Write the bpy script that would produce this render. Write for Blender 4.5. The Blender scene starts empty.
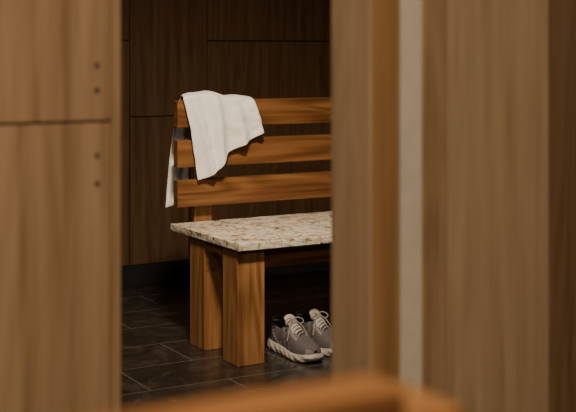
import bpy, bmesh, math, random
from mathutils import Vector, noise
random.seed(3)
S=bpy.context.scene
COL=S.collection
# ---------------- helpers ----------------
def link(o,parent=None):
    COL.objects.link(o)
    if parent: o.parent=parent
    return o
def empty(name,loc=(0,0,0),rz=0):
    e=bpy.data.objects.new(name,None); e.location=loc; e.rotation_euler=(0,0,rz)
    e.empty_display_size=.1
    return link(e)
def box(name,a,b,mat,parent=None,bev=.002,seg=2):
    bm=bmesh.new()
    bmesh.ops.create_cube(bm,size=1)
    c=[(a[i]+b[i])/2 for i in range(3)]; d=[abs(b[i]-a[i]) for i in range(3)]
    for v in bm.verts: v.co=Vector((v.co.x*d[0],v.co.y*d[1],v.co.z*d[2]))
    if bev: bmesh.ops.bevel(bm,geom=bm.edges[:],offset=bev,segments=seg,profile=.6,affect='EDGES')
    me=bpy.data.meshes.new(name); bm.to_mesh(me); bm.free()
    o=bpy.data.objects.new(name,me); o.location=c
    me.materials.append(mat)
    return link(o,parent)
def mesh(name,verts,faces,mats,parent=None,smooth=True,mi=None):
    me=bpy.data.meshes.new(name); me.from_pydata(verts,[],faces); me.update()
    for m in (mats if isinstance(mats,list) else [mats]): me.materials.append(m)
    if mi:
        for p,k in zip(me.polygons,mi): p.material_index=k
    if smooth:
        for p in me.polygons: p.use_smooth=True
    o=bpy.data.objects.new(name,me)
    return link(o,parent)
def interp(tab,x):
    if x<=tab[0][0]: return tab[0][1]
    for (x0,y0),(x1,y1) in zip(tab,tab[1:]):
        if x<=x1:
            t=(x-x0)/(x1-x0); return y0+(y1-y0)*t
    return tab[-1][1]
# ---------------- materials ----------------
def newmat(name):
    m=bpy.data.materials.new(name); m.use_nodes=True
    nt=m.node_tree; nt.nodes.clear()
    out=nt.nodes.new('ShaderNodeOutputMaterial'); b=nt.nodes.new('ShaderNodeBsdfPrincipled')
    nt.links.new(b.outputs[0],out.inputs[0]); return m,nt,b
def ramp(nt,stops):
    r=nt.nodes.new('ShaderNodeValToRGB'); e=r.color_ramp.elements
    while len(e)<len(stops): e.new(.5)
    for k,(p,c) in zip(e,stops): k.position=p; k.color=(*c,1)
    return r
def wood(name,dark,mid,light,axis='Z',rough=.45,seed=0.,scale=1.,bump=.06,ring=.06):
    m,nt,b=newmat(name); N=nt.nodes; L=nt.links
    g=N.new('ShaderNodeNewGeometry'); oi=N.new('ShaderNodeObjectInfo')
    add=N.new('ShaderNodeVectorMath'); add.operation='MULTIPLY_ADD'
    L.new(oi.outputs['Random'],add.inputs[0]); add.inputs[1].default_value=(7.3,5.1,9.7); L.new(g.outputs['Position'],add.inputs[2])
    ax={'X':0,'Y':1,'Z':2}[axis]
    def mp(sl,sc):
        p=N.new('ShaderNodeMapping'); s=[sc*scale]*3; s[ax]=sl*scale
        p.inputs['Scale'].default_value=s; p.inputs['Location'].default_value=(seed,seed*1.7,seed*.6)
        L.new(add.outputs[0],p.inputs[0]); return p
    m1=mp(.7,7); n1=N.new('ShaderNodeTexNoise'); n1.inputs['Scale'].default_value=1; n1.inputs['Detail'].default_value=2; n1.inputs['Distortion'].default_value=.3
    L.new(m1.outputs[0],n1.inputs[0])
    mu=N.new('ShaderNodeMath'); mu.operation='MULTIPLY'; mu.inputs[1].default_value=60; L.new(n1.outputs[0],mu.inputs[0])
    si=N.new('ShaderNodeMath'); si.operation='SINE'; L.new(mu.outputs[0],si.inputs[0])
    m2=mp(7,300); n2=N.new('ShaderNodeTexNoise'); n2.inputs['Scale'].default_value=1; n2.inputs['Detail'].default_value=4
    L.new(m2.outputs[0],n2.inputs[0])
    m3=mp(1.2,40); n3=N.new('ShaderNodeTexNoise'); n3.inputs['Scale'].default_value=1; n3.inputs['Detail'].default_value=3
    L.new(m3.outputs[0],n3.inputs[0])
    a1=N.new('ShaderNodeMath'); a1.operation='MULTIPLY_ADD'; a1.inputs[1].default_value=ring; L.new(si.outputs[0],a1.inputs[0])
    h=N.new('ShaderNodeMath'); h.operation='MULTIPLY_ADD'; h.inputs[1].default_value=.7; h.inputs[2].default_value=.15; L.new(n3.outputs[0],h.inputs[0]); L.new(h.outputs[0],a1.inputs[2])
    a2=N.new('ShaderNodeMath'); a2.operation='MULTIPLY_ADD'; a2.inputs[1].default_value=.35; L.new(n2.outputs[0],a2.inputs[0]); L.new(a1.outputs[0],a2.inputs[2])
    r=ramp(nt,[(.45,dark),(.66,mid),(.88,light)]); L.new(a2.outputs[0],r.inputs[0])
    L.new(r.outputs[0],b.inputs['Base Color'])
    b.inputs['Roughness'].default_value=rough; b.inputs['Specular IOR Level'].default_value=.35
    bp=N.new('ShaderNodeBump'); bp.inputs['Strength'].default_value=bump; bp.inputs['Distance'].default_value=.002
    L.new(a2.outputs[0],bp.inputs['Height']); L.new(bp.outputs[0],b.inputs['Normal'])
    return m
def plain(name,c,rough=.6,bumps=0,var=.15,nscale=60):
    m,nt,b=newmat(name); N=nt.nodes; L=nt.links
    g=N.new('ShaderNodeNewGeometry'); n=N.new('ShaderNodeTexNoise'); n.inputs['Scale'].default_value=nscale; n.inputs['Detail'].default_value=4
    L.new(g.outputs['Position'],n.inputs[0])
    r=ramp(nt,[(.3,tuple(x*(1-var) for x in c)),(.7,tuple(min(1,x*(1+var)) for x in c))]); L.new(n.outputs[0],r.inputs[0])
    L.new(r.outputs[0],b.inputs['Base Color']); b.inputs['Roughness'].default_value=rough
    if bumps:
        bp=N.new('ShaderNodeBump'); bp.inputs['Strength'].default_value=bumps; bp.inputs['Distance'].default_value=.002
        L.new(n.outputs[0],bp.inputs['Height']); L.new(bp.outputs[0],b.inputs['Normal'])
    return m
BR=dict(dark=(.12,.050,.017),mid=(.22,.098,.034),light=(.33,.162,.06))
M_bx=wood('bench_wood_long',(.085,.033,.011),(.155,.065,.022),(.235,.108,.039),axis='X',rough=.30,scale=.9,ring=.10)
M_bz=wood('bench_wood_upright',axis='Z',rough=.33,scale=.9,ring=.10,**BR)
M_by=wood('bench_wood_cross',axis='Y',rough=.36,**BR)
VN=dict(dark=(.215,.122,.060),mid=(.32,.197,.105),light=(.39,.253,.145))
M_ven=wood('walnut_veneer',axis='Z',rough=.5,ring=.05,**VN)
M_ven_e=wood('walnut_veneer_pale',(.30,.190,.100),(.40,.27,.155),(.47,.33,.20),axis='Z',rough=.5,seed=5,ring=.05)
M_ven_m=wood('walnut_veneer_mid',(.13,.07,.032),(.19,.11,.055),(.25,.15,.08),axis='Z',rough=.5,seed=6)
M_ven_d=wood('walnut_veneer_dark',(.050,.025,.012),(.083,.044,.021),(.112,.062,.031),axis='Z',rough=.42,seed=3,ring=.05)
M_post=wood('oak_trim',(.22,.112,.044),(.30,.162,.066),(.37,.21,.092),axis='Z',rough=.45,seed=8)
M_pale=plain('pale_plaster',(.60,.53,.41),.7,.1,.05,40)
M_gap=plain('shadow_gap',(.02,.012,.008),.8)
M_base=plain('black_baseboard',(.010,.009,.009),.5)
M_plaster=plain('painted_plaster',(.34,.28,.21),.8,.1,.05)
M_metal=plain('dark_cap',(.12,.07,.04),.5)
# granite
def granite():
    m,nt,b=newmat('granite'); N=nt.nodes; L=nt.links
    g=N.new('ShaderNodeNewGeometry')
    n=N.new('ShaderNodeTexNoise'); n.inputs['Scale'].default_value=20; n.inputs['Detail'].default_value=6; n.inputs['Roughness'].default_value=.7
    L.new(g.outputs['Position'],n.inputs[0])
    r=ramp(nt,[(.32,(.14,.08,.05)),(.42,(.46,.35,.25)),(.53,(.65,.57,.44)),(.7,(.76,.70,.58))]); L.new(n.outputs[0],r.inputs[0])
    v=N.new('ShaderNodeTexVoronoi'); v.inputs['Scale'].default_value=110; L.new(g.outputs['Position'],v.inputs['Vector'])
    n2=N.new('ShaderNodeTexNoise'); n2.inputs['Scale'].default_value=55; n2.inputs['Detail'].default_value=4; L.new(g.outputs['Position'],n2.inputs[0])
    r2=ramp(nt,[(.37,(.07,.05,.04)),(.42,(1,1,1))]); L.new(n2.outputs[0],r2.inputs[0])
    mx=N.new('ShaderNodeMix'); mx.data_type='RGBA'; mx.blend_type='MULTIPLY'; mx.inputs[0].default_value=.9
    L.new(r.outputs[0],mx.inputs[6]); L.new(r2.outputs[0],mx.inputs[7]); 
    mx2=N.new('ShaderNodeMix'); mx2.data_type='RGBA'; mx2.blend_type='MULTIPLY'; mx2.inputs[0].default_value=.12
    L.new(mx.outputs[2],mx2.inputs[6]); L.new(v.outputs['Color'],mx2.inputs[7])
    L.new(mx2.outputs[2],b.inputs['Base Color']); b.inputs['Roughness'].default_value=.35
    bp=N.new('ShaderNodeBump'); bp.inputs['Strength'].default_value=.15; bp.inputs['Distance'].default_value=.002
    L.new(n.outputs[0],bp.inputs['Height']); L.new(bp.outputs[0],b.inputs['Normal'])
    return m
M_gran=granite()
def slate():
    m,nt,b=newmat('slate_tiles'); N=nt.nodes; L=nt.links
    g=N.new('ShaderNodeNewGeometry')
    mp=N.new('ShaderNodeMapping'); mp.inputs['Location'].default_value=(.12,.05,0); L.new(g.outputs['Position'],mp.inputs[0])
    br=N.new('ShaderNodeTexBrick'); br.inputs['Scale'].default_value=1; br.inputs['Brick Width'].default_value=.60; br.inputs['Row Height'].default_value=.30
    br.inputs['Mortar Size'].default_value=.003; br.inputs['Mortar Smooth'].default_value=.2; br.offset=.5
    br.inputs['Color1'].default_value=(.8,.8,.8,1); br.inputs['Color2'].default_value=(1.25,1.2,1.15,1); br.inputs['Mortar'].default_value=(1,1,1,1)
    L.new(mp.outputs[0],br.inputs['Vector'])
    n=N.new('ShaderNodeTexNoise'); n.inputs['Scale'].default_value=7; n.inputs['Detail'].default_value=9; n.inputs['Roughness'].default_value=.68; n.inputs['Distortion'].default_value=1.2
    L.new(g.outputs['Position'],n.inputs[0])
    r=ramp(nt,[(.3,(.009,.0072,.007)),(.52,(.022,.018,.0155)),(.72,(.062,.050,.042))]); L.new(n.outputs[0],r.inputs[0])
    mx=N.new('ShaderNodeMix'); mx.data_type='RGBA'; mx.blend_type='MULTIPLY'; mx.inputs[0].default_value=1
    L.new(r.outputs[0],mx.inputs[6]); L.new(br.outputs[0],mx.inputs[7])
    mg=N.new('ShaderNodeMix'); mg.data_type='RGBA'; L.new(br.outputs['Fac'],mg.inputs[0]); L.new(mx.outputs[2],mg.inputs[6]); mg.inputs[7].default_value=(.10,.083,.066,1)
    L.new(mg.outputs[2],b.inputs['Base Color'])
    rr=N.new('ShaderNodeMapRange'); rr.inputs[3].default_value=.12; rr.inputs[4].default_value=.36; L.new(n.outputs[0],rr.inputs[0]); L.new(rr.outputs[0],b.inputs['Roughness'])
    su=N.new('ShaderNodeMath'); su.operation='SUBTRACT'; L.new(n.outputs[0],su.inputs[0]); L.new(br.outputs['Fac'],su.inputs[1])
    bp=N.new('ShaderNodeBump'); bp.inputs['Strength'].default_value=.25; bp.inputs['Distance'].default_value=.003
    L.new(su.outputs[0],bp.inputs['Height']); L.new(bp.outputs[0],b.inputs['Normal'])
    return m
M_floor=slate()
# ---------------- room shell ----------------
X0,X1,Y0,Y1,H=-1.8,5.2,-1.8,5.6,2.7
box('floor',(X0-.1,Y0-.1,-.1),(X1+.1,Y1+.1,0),M_floor,bev=0)
box('ceiling',(X0-.1,Y0-.1,H),(X1+.1,Y1+.1,H+.1),M_plaster,bev=0)
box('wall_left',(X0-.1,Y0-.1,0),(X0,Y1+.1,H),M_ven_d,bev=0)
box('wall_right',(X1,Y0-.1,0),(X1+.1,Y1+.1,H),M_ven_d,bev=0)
box('wall_front',(X0,Y0-.1,0),(X1,Y0,H),M_plaster,bev=0)
wb=empty('wall_back')
box('core',(X0,Y1,0),(X1,Y1+.1,H),M_gap,wb,bev=0)
g=.0025; pf=5.583
xs=[X0+.1,-1.06,-.64,-.22,.2,.63,1.05,1.477,1.90,2.323,2.746,3.168,3.59,4.01,4.43,4.85,X1-.1]
k=0
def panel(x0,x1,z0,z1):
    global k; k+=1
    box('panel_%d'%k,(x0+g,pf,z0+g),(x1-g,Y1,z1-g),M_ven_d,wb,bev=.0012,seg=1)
for i,(a,b_) in enumerate(zip(xs,xs[1:])):
    if abs(a-2.746)<.01:
        panel(a,3.59,1.217,H-.02); panel(a,b_,.105,1.217); continue
    if abs(a-3.168)<.01: panel(a,b_,.105,1.217); continue
    zs=.839 if i%2==1 or abs(a-2.323)<.01 else 1.217
    panel(a,b_,.105,zs); panel(a,b_,zs,H-.02)
for zz in (.62,.60,.48,.46,1.5,1.48):
    bm=bmesh.new(); bmesh.ops.create_cone(bm,cap_ends=True,segments=16,radius1=.004,radius2=.004,depth=.003)
    me=bpy.data.meshes.new('vent_hole'); bm.to_mesh(me); bm.free(); me.materials.append(M_metal)
    o=bpy.data.objects.new('vent_hole',me); o.rotation_euler=(math.pi/2,0,0); o.location=(2.355,pf-.0005,zz); link(o,wb)
box('baseboard_back',(X0,pf-.004,0),(X1,Y1,.103),M_base,bev=.002)

# ---------------- left locker bank ----------------
lc=empty('locker_cabinet')
box('carcass',(-1.6,1.89,0),(.760,2.40,H-.01),M_gap,lc,bev=.001)
box('side_panel',(.7475,1.876,0),(.764,2.41,H-.005),M_ven,lc,bev=.001)
dx=[-1.6,-1.21,-.82,-.43,-.04,.353,.746]
g2=.0012
for i,(a,b_) in enumerate(zip(dx,dx[1:])):
    for j,(z0,z1) in enumerate(((.1,1.053),(1.053,H-.02))):
        box('door_%d_%d'%(i+1,j+1),(a+g2,1.870,z0+.0018),(b_-g2,1.892,z1-.0018),M_ven,lc,bev=.0015,seg=1)
box('plinth',(-1.6,1.90,0),(.746,1.93,.1),M_base,lc,bev=.001)
for i,zz in enumerate((1.1456,1.105,.999,.953)):
    bm=bmesh.new(); bmesh.ops.create_cone(bm,cap_ends=True,segments=20,radius1=.0046,radius2=.0046,depth=.003)
    me=bpy.data.meshes.new('screw_cap'); bm.to_mesh(me); bm.free(); me.materials.append(M_metal)
    o=bpy.data.objects.new('screw_cap_%d'%(i+1),me); o.rotation_euler=(math.pi/2,0,0); o.location=(.720,1.8695,zz); link(o,lc)

# ---------------- right partition ----------------
rp=empty('partition_wall')
box('end_panel',(1.121,1.668,0),(1.140,1.792,H-.005),M_ven_e,rp,bev=.001)
box('core',(1.138,1.690,0),(5.19,1.790,H-.005),M_gap,rp,bev=0)
box('corner_post',(1.123,1.662,0),(1.175,1.70,H-.006),M_post,rp,bev=.002)
box('reveal_strip',(1.1755,1.670,0),(1.2265,1.70,H-.006),M_pale,rp,bev=.001)
box('stile',(1.227,1.664,0),(1.275,1.70,H-.006),M_ven,rp,bev=.002)
box('panel_1',(1.2755,1.667,0),(1.508,1.70,H-.006),M_ven_e,rp,bev=.002)
xx=1.512; i=2
while xx<5.1:
    w=min(.4,5.19-xx)
    box('panel_%d'%i,(xx,1.674,0),(xx+w-.004,1.70,H-.006),M_ven_m if i==2 else M_ven,rp,bev=.002); xx+=w; i+=1
box('rear_skin',(1.140,1.788,0),(5.19,1.796,H-.006),M_ven_d,rp,bev=.001)

# ---------------- bench ----------------
def slab(name,a,b,parent):
    nx,ny=60,24; V=[];F=[]
    x0,y0,z0=a; x1,y1,z1=b
    per=[]
    for i in range(nx): per.append((x0+(x1-x0)*i/nx,y0,0,-1))
    for j in range(ny): per.append((x1,y0+(y1-y0)*j/ny,1,0))
    for i in range(nx): per.append((x1-(x1-x0)*i/nx,y1,0,1))
    for j in range(ny): per.append((x0,y1-(y1-y0)*j/ny,-1,0))
    n=len(per); lv=[(z1,-.003),(z1-.002,-.0005),(z1-.010,0),(z1-.018,0),(z0+.003,-.0005),(z0,-.003)]
    for k_,(z,off) in enumerate(lv):
        for (x,y,nx_,ny_) in per:
            d=off+(noise.noise(Vector((x*40,y*40,z*60)))*.0022 if k_>0 else noise.noise(Vector((x*40,y*40,1)))*.001)
            V.append((x+nx_*d,y+ny_*d,z))
    for k_ in range(len(lv)-1):
        for i in range(n):
            F.append((k_*n+i,(k_+1)*n+i,(k_+1)*n+(i+1)%n,k_*n+(i+1)%n))
    F.append(tuple(range(n))); F.append(tuple(reversed([5*n+i for i in range(n)])))
    o=mesh(name,V,F,M_gran,parent,smooth=False); return o
def arch(name,x0,x1,y0,y1,ztop,zs,parent,mat):
    n=16; V=[];F=[]
    for xx in (x0,x1):
        for i in range(n+1):
            t=i/n; y=y0+(y1-y0)*t; zb=zs+(ztop-.035-zs)*(1-(2*t-1)**4*1.0) 
            V.append((xx,y,zb)); V.append((xx,y,ztop))
    m_=2*(n+1)
    for i in range(n):
        a=2*i; F+= [(a,a+1,a+3,a+2),(m_+a,m_+a+2,m_+a+3,m_+a+1),(a,a+2,m_+a+2,m_+a),(a+1,m_+a+1,m_+a+3,a+3)]
    F+=[(0,m_,m_+1,1),(2*n,2*n+1,m_+2*n+1,m_+2*n)]
    return mesh(name,V,F,mat,parent,smooth=False)
def bench(name,loc,rz,L=1.55,rail_ov=0.0,post_x=.105,post_w=.08,post_d=.06,post_top=.955):
    e=empty(name,loc,rz)
    slab('granite_seat',(0,0,.430),(L,.60,.460),e)
    lx=[(.010,.124),(L-.124,L-.010)]
    q=1
    for a,b_ in lx:
        box('leg_%d'%q,(a,.029,0),(b_,.151,.430),M_bz,e,bev=.003); q+=1
        box('leg_%d'%q,(a,.310,0),(b_,.439,.430),M_bz,e,bev=.003); q+=1
        arch('cross_rail_%d'%(q//2),a+.008,b_-.008,.150,.311,.429,.30,e,M_by)
    box('apron_front',(.124,.06,.350),(L-.124,.10,.429),M_bx,e,bev=.002)
    box('apron_rear',(.124,.36,.350),(L-.124,.40,.429),M_bx,e,bev=.002)
    r0=.010+rail_ov
    for i,(z0,z1) in enumerate(((.529,.6386),(.691,.801),(.8536,.963))):
        box('back_rail_%d'%(i+1),(r0,.555,z0),(L-r0,.595,z1),M_bx,e,bev=.003)
    for i,px in enumerate((post_x,L-post_x-post_w)):
        box('back_post_%d'%(i+1),(px,.5955-.0005,.30),(px+post_w,.595+post_d,post_top),M_bz,e,bev=.003)
        box('post_bracket_%d'%(i+1),(px+.005,.439,.34),(px+post_w-.005,.597,.429),M_by,e,bev=.002)
    return e
bench('wooden_bench',(2.070,3.945,0),0)
bench('wooden_bench',(.514-1.55,.055,0),0,rail_ov=.067,post_x=.0,post_w=.114,post_d=.075,post_top=.93)

# ---------------- towel ----------------
def cloth_mat():
    m,nt,b=newmat('terry_cotton'); N=nt.nodes; L=nt.links
    g=N.new('ShaderNodeNewGeometry'); n=N.new('ShaderNodeTexNoise'); n.inputs['Scale'].default_value=420; n.inputs['Detail'].default_value=2
    L.new(g.outputs['Position'],n.inputs[0])
    r=ramp(nt,[(.3,(.76,.72,.67)),(.7,(.92,.89,.84))]); L.new(n.outputs[0],r.inputs[0]); L.new(r.outputs[0],b.inputs['Base Color'])
    b.inputs['Roughness'].default_value=.95; b.inputs['Specular IOR Level'].default_value=.1
    b.inputs['Sheen Weight'].default_value=.3
    bp=N.new('ShaderNodeBump'); bp.inputs['Strength'].default_value=.6; bp.inputs['Distance'].default_value=.002
    L.new(n.outputs[0],bp.inputs['Height']); L.new(bp.outputs[0],b.inputs['Normal']); return m
M_tow=cloth_mat()
def PX(x,v):
    t=(x-288)/1215; return v*(.866*t+.5)/(.866-.5*t)
def towel():
    NP=90; NF=50; NT=14; NB=46
    fb=[(0,(197,179)),(.10,(207,176)),(.26,(216,168)),(.42,(227,153)),(.62,(241,146)),(.82,(253,139)),(1,(261,134))]
    V=[];rows=[]
    def b2(p):
        return interp([(k,c[0]) for k,c in fb],p),interp([(k,c[1]) for k,c in fb],p)
    Z=lambda y:1.17-(y-50)*.00413
    sm=lambda t:t*t*(3-2*t)
    def ridge(p,c,w): return math.exp(-((p-c)/w)**2)
    for i in range(NP+1):
        p=i/NP; row=[]
        tx=183+(253-183)*p
        crest=.974+.022*math.exp(-((p-.33)/.28)**2)+.003*math.sin(p*17)
        bx,by=b2(p)
        for j in range(NF+1):
            q=1-j/NF
            x=tx+(bx-tx)*(q**.85)
            z=crest-.012+(Z(by)-(crest-.012))*q
            rd=.022*ridge(p,.13+.03*q,.06)+.034*ridge(p,.42-.12*q,.075)+.022*ridge(p,.70-.06*q,.07)+.014*ridge(p,.96,.07)
            v=4.488-rd*(.45+.75*q)-.008*math.sin(math.pi*min(1,q*1.2)) -.006*q
            n=noise.noise(Vector((p*5,q*4,2.3)))*.007
            row.append((PX(x,4.49)+noise.noise(Vector((p*3,q*4,9)))*.006*q,min(v-abs(n),4.490),z+noise.noise(Vector((p*4,q*3,7)))*.005*q))
        gth=.050*(1-p)**2
        for j in range(1,NT):
            a=math.pi*j/NT
            v=(4.488+4.622)/2-math.cos(a)*.069
            row.append((PX(tx,4.49)+gth*sm(j/NT),v,crest-.012+.014*math.sin(a)))
        zb=.508+.03*p+.006*math.sin(p*9)
        x0b=2.098; x1b=2.26
        ut=PX(tx,4.49)+gth
        for j in range(NB+1):
            q=j/NB
            u=ut+((x0b+(x1b-x0b)*p)-ut)*(q**.6)
            v=4.622+.012*(1+math.sin(p*20+q*1.2))*min(1,q*2+.1)+.012*q
            row.append((u,v,crest-.012+(zb-(crest-.012))*q))
        rows.append(row)
    M=len(rows[0])
    V=[c for r in rows for c in r]
    F=[(i*M+j,(i+1)*M+j,(i+1)*M+j+1,i*M+j+1) for i in range(NP) for j in range(M-1)]
    o=mesh('towel',V,F,M_tow)
    s=o.modifiers.new('thick','SOLIDIFY'); s.thickness=.005; s.offset=0
    s2=o.modifiers.new('sub','SUBSURF'); s2.levels=1; s2.render_levels=1
    return o
towel()

# ---------------- sneakers ----------------
M_grey=plain('sneaker_knit',(.070,.058,.060),.85,.5,.35,300)
M_wht=plain('sneaker_rubber',(.30,.262,.225),.6,.1,.05,80)
M_dk=plain('sneaker_lining',(.02,.02,.022),.9,.2)
M_lace=plain('shoe_lace',(.22,.195,.18),.9,.3,.1,400)
M_trim=plain('sneaker_overlay',(.15,.13,.125),.7,.1,.1,100)
def sneaker(loc,rz,side=1,sc=1.1):
    e=empty('sneaker',loc,rz); e.scale=(sc,sc,sc)
    W=[(0,.012),(.006,.024),(.02,.034),(.05,.039),(.09,.038),(.13,.040),(.17,.047),(.205,.050),(.235,.047),(.258,.038),(.273,.024),(.28,.006)]
    xs=[0,.003,.006,.012,.02,.03]+[.04+.01*i for i in range(21)]+[.247,.254,.26,.266,.271,.275,.278,.28]
    ctr=lambda x: side*.006*math.sin(max(0,(x-.08))/.2*math.pi/2)
    lift=lambda x: .010*max(0,(x-.2)/.08)**2+.006*max(0,(.03-x)/.03)**2
    outl=[(x,1) for x in xs]+[(x,-1) for x in reversed(xs)]
    n=len(outl); V=[];F=[]
    lv=[(0,-.006),(.002,-.001),(.010,.003),(.018,.004),(.026,.002),(.031,-.001),(.034,-.006)]
    SC=.78
    for li,(z,off) in enumerate(lv):
        for x,s in outl:
            w=interp(W,x)+off
            th=SC*(1.0+.45*max(0,1-x/.18))
            if 1<=li<=4: w+=.0016*(1 if math.sin(x*math.pi/.018+li*1.4)>0 else -1)
            xx=x*(1)+ (-off if x<.02 else (off if x>.26 else 0))
            zz=z*th+lift(x)*(1 if li<3 else .8)
            V.append((xx,ctr(x)+s*max(w,.002),zz))
    for li in range(len(lv)-1):
        for i in range(n):
            F.append((li*n+i,li*n+(i+1)%n,(li+1)*n+(i+1)%n,(li+1)*n+i))
    for i in range(len(xs)-1):
        F.append((i,n-1-i,n-2-i,i+1)); T=(len(lv)-1)*n
        F.append((T+i,T+i+1,T+n-2-i,T+n-1-i))
    mesh('sole',V,F,M_wht,e,smooth=False)
    Ht=[(0,.075),(.008,.100),(.02,.104),(.05,.088),(.085,.083),(.11,.098),(.125,.104),(.15,.094),(.18,.080),(.21,.070),(.24,.062),(.262,.054),(.274,.044),(.28,.034)]
    K=28; V=[];F=[];mi=[]
    ux=[x for x in xs if .003<=x<=.2785]
    for x in ux:
        w=max(interp(W,x)-.0045,.003); h=interp(Ht,x)+lift(x)*.8; z0=.030*SC*(1+.45*max(0,1-x/.18))+lift(x)*.8
        op=max(0,min(1,(x-.012)/.01))*max(0,min(1,(.118-x)/.012))
        for j in range(K+1):
            a=math.pi*j/K; c=math.cos(a); s_=math.sin(a)
            yc=math.copysign(abs(c)**.75,c)*w; zc=z0+(h-z0)*s_**.8
            d=abs(j-K/2)/(K/2)
            if d>.4:
                q=(1-d)/.6; yo=math.copysign(w*(1+.06*math.sin(q*math.pi)-.30*q*q),c) ; zo=z0+(h-z0)*q
            elif d>.3:
                q=(.4-d)/.1; yo=math.copysign(w*(.70-.16*q),c) ; zo=h+.002*math.sin(q*math.pi)-.004*q
            else:
                q=(.3-d)/.3; yo=(c/abs(c) if abs(c)>1e-6 else 0)*w*.54*(1-q); zo=max(.045,h-.004-(h-.05)*min(1,q*2.2))
            V.append((x,ctr(x)+yc*(1-op)+yo*op,zc*(1-op)+zo*op))
    for i in range(len(ux)-1):
        x=(ux[i]+ux[i+1])/2
        for j in range(K):
            F.append((i*(K+1)+j,(i+1)*(K+1)+j,(i+1)*(K+1)+j+1,i*(K+1)+j+1))
            d=abs(j+.5-K/2)/(K/2); m_=0
            if .014<x<.116 and d<.36: m_=1
            elif x<.02: m_=2 if d<.75 else 3
            elif x>.262 and d>.6: m_=3
            elif .12<x<.20 and .30<d<.42: m_=3
            elif .10<x<.18 and d>.42 and math.sin((x+ (1-d)*.06)*2*math.pi/.034)>.6: m_=3
            elif .03<x<.10 and d>.5 and abs((x-.03)/.07-(d-.5)/.5)<.14: m_=2
            mi.append(m_)
    o=mesh('upper',V,F,[M_grey,M_dk,M_wht,M_trim],e,mi=mi)
    s=o.modifiers.new('sub','SUBSURF'); s.levels=1; s.render_levels=2
    V=[];F=[];nn=8
    pts=[(.175,.080),(.155,.094),(.135,.106),(.118,.117),(.106,.127),(.100,.133)]
    for x,z in pts:
        for j in range(nn+1):
            t=(j/nn-.5)*2; V.append((x+.002*t*t,ctr(x)+t*.021,z-.010*t*t))
    for i in range(len(pts)-1):
        for j in range(nn): F.append((i*(nn+1)+j,i*(nn+1)+j+1,(i+1)*(nn+1)+j+1,(i+1)*(nn+1)+j))
    o=mesh('tongue',V,F,M_wht,e); s=o.modifiers.new('t','SOLIDIFY'); s.thickness=.007; s.offset=0
    s=o.modifiers.new('sub','SUBSURF'); s.levels=1; s.render_levels=2
    V=[];F=[]
    for i in range(7):
        a=i/6*math.pi
        for y in (-.009,.009): V.append((.006-.006*math.sin(a)+.006*(1-math.cos(a))/2,y,.080+.026*math.sin(a*.5+.2)))
    for i in range(6): F.append((2*i,2*i+1,2*i+3,2*i+2))
    o=mesh('pull_tab',V,F,M_trim,e); s=o.modifiers.new('t','SOLIDIFY'); s.thickness=.003
    cu=bpy.data.curves.new('laces','CURVE'); cu.dimensions='3D'; cu.bevel_depth=.0022; cu.bevel_resolution=2
    def poly(ps):
        sp=cu.splines.new('BEZIER'); sp.bezier_points.add(len(ps)-1)
        for bp_,p in zip(sp.bezier_points,ps): bp_.co=p; bp_.handle_left_type='AUTO'; bp_.handle_right_type='AUTO'
    for i in range(6):
        x=.128+i*.0125; z=interp(Ht,x)+.0065; w=.020
        c=ctr(x)
        if x<.15: z+=.004
        poly([(x+.001,c-w,z-.013),(x,c-w*.6,z-.001),(x-.004,c,z+.003),(x-.008 if i else x,c+w*.6,z+.001),(x-.002,c+w,z-.013)])
    for s_ in (1,-1):
        c=ctr(.125)
        poly([(.126,c,.118),(.132,c+s_*.018,.126),(.142,c+s_*.034,.112),(.140,c+s_*.024,.106),(.128,c,.116)])
        poly([(.127,c,.117),(.140,c+s_*.016,.110),(.160,c+s_*.034,.080),(.166,c+s_*.043,.058)])
    oc=bpy.data.objects.new('laces',cu); cu.materials.append(M_lace); link(oc,e)
    return e
a=math.radians(-91)
sneaker((2.352,4.180,0),a,1,1.12)
sneaker((2.482,4.215,0),a+.05,-1,1.12)

# ---------------- lights ----------------
def fixture(loc,size,power,col=(1,.84,.66),aim=None,spread=math.pi):
    e=empty('ceiling_or_fill_light',loc)
    r=size/2+.03
    box('housing',(-r,-r,.012),(r,r,.035),M_plaster,e,bev=.004)
    ld=bpy.data.lights.new('lamp','AREA'); ld.shape='SQUARE'; ld.size=size; ld.energy=power; ld.color=col; ld.spread=spread
    o=bpy.data.objects.new('lamp',ld); link(o,e)
    if aim:
        d=Vector(aim)-Vector(loc); o.rotation_euler=d.to_track_quat('-Z','Y').to_euler()
    return e
fixture((1.55,2.85,H-.04),.3,42,col=(1,.83,.62),aim=(2.3,4.2,.5),spread=math.radians(80))
fixture((.5,3.3,H-.04),.5,6)  # fill lamp, added to brighten the legs' left faces and the wall
fixture((-.1,.1,H-.04),.6,86,col=(1,.83,.63))
w=bpy.data.worlds.new('World'); S.world=w; w.use_nodes=True
w.node_tree.nodes['Background'].inputs[0].default_value=(.5,.45,.4,1); w.node_tree.nodes['Background'].inputs[1].default_value=.05
# ---------------- camera ----------------
cd=bpy.data.cameras.new('camera'); cam=bpy.data.objects.new('camera',cd); link(cam)
cam.location=(0,0,1.17); cam.rotation_euler=(math.pi/2,0,-math.radians(30))
cd.sensor_width=36; cd.lens=75.94; cd.shift_y=-.2708; cd.clip_start=.05
cd.dof.use_dof=True; cd.dof.focus_distance=4.75; cd.dof.aperture_fstop=4.4
S.camera=cam
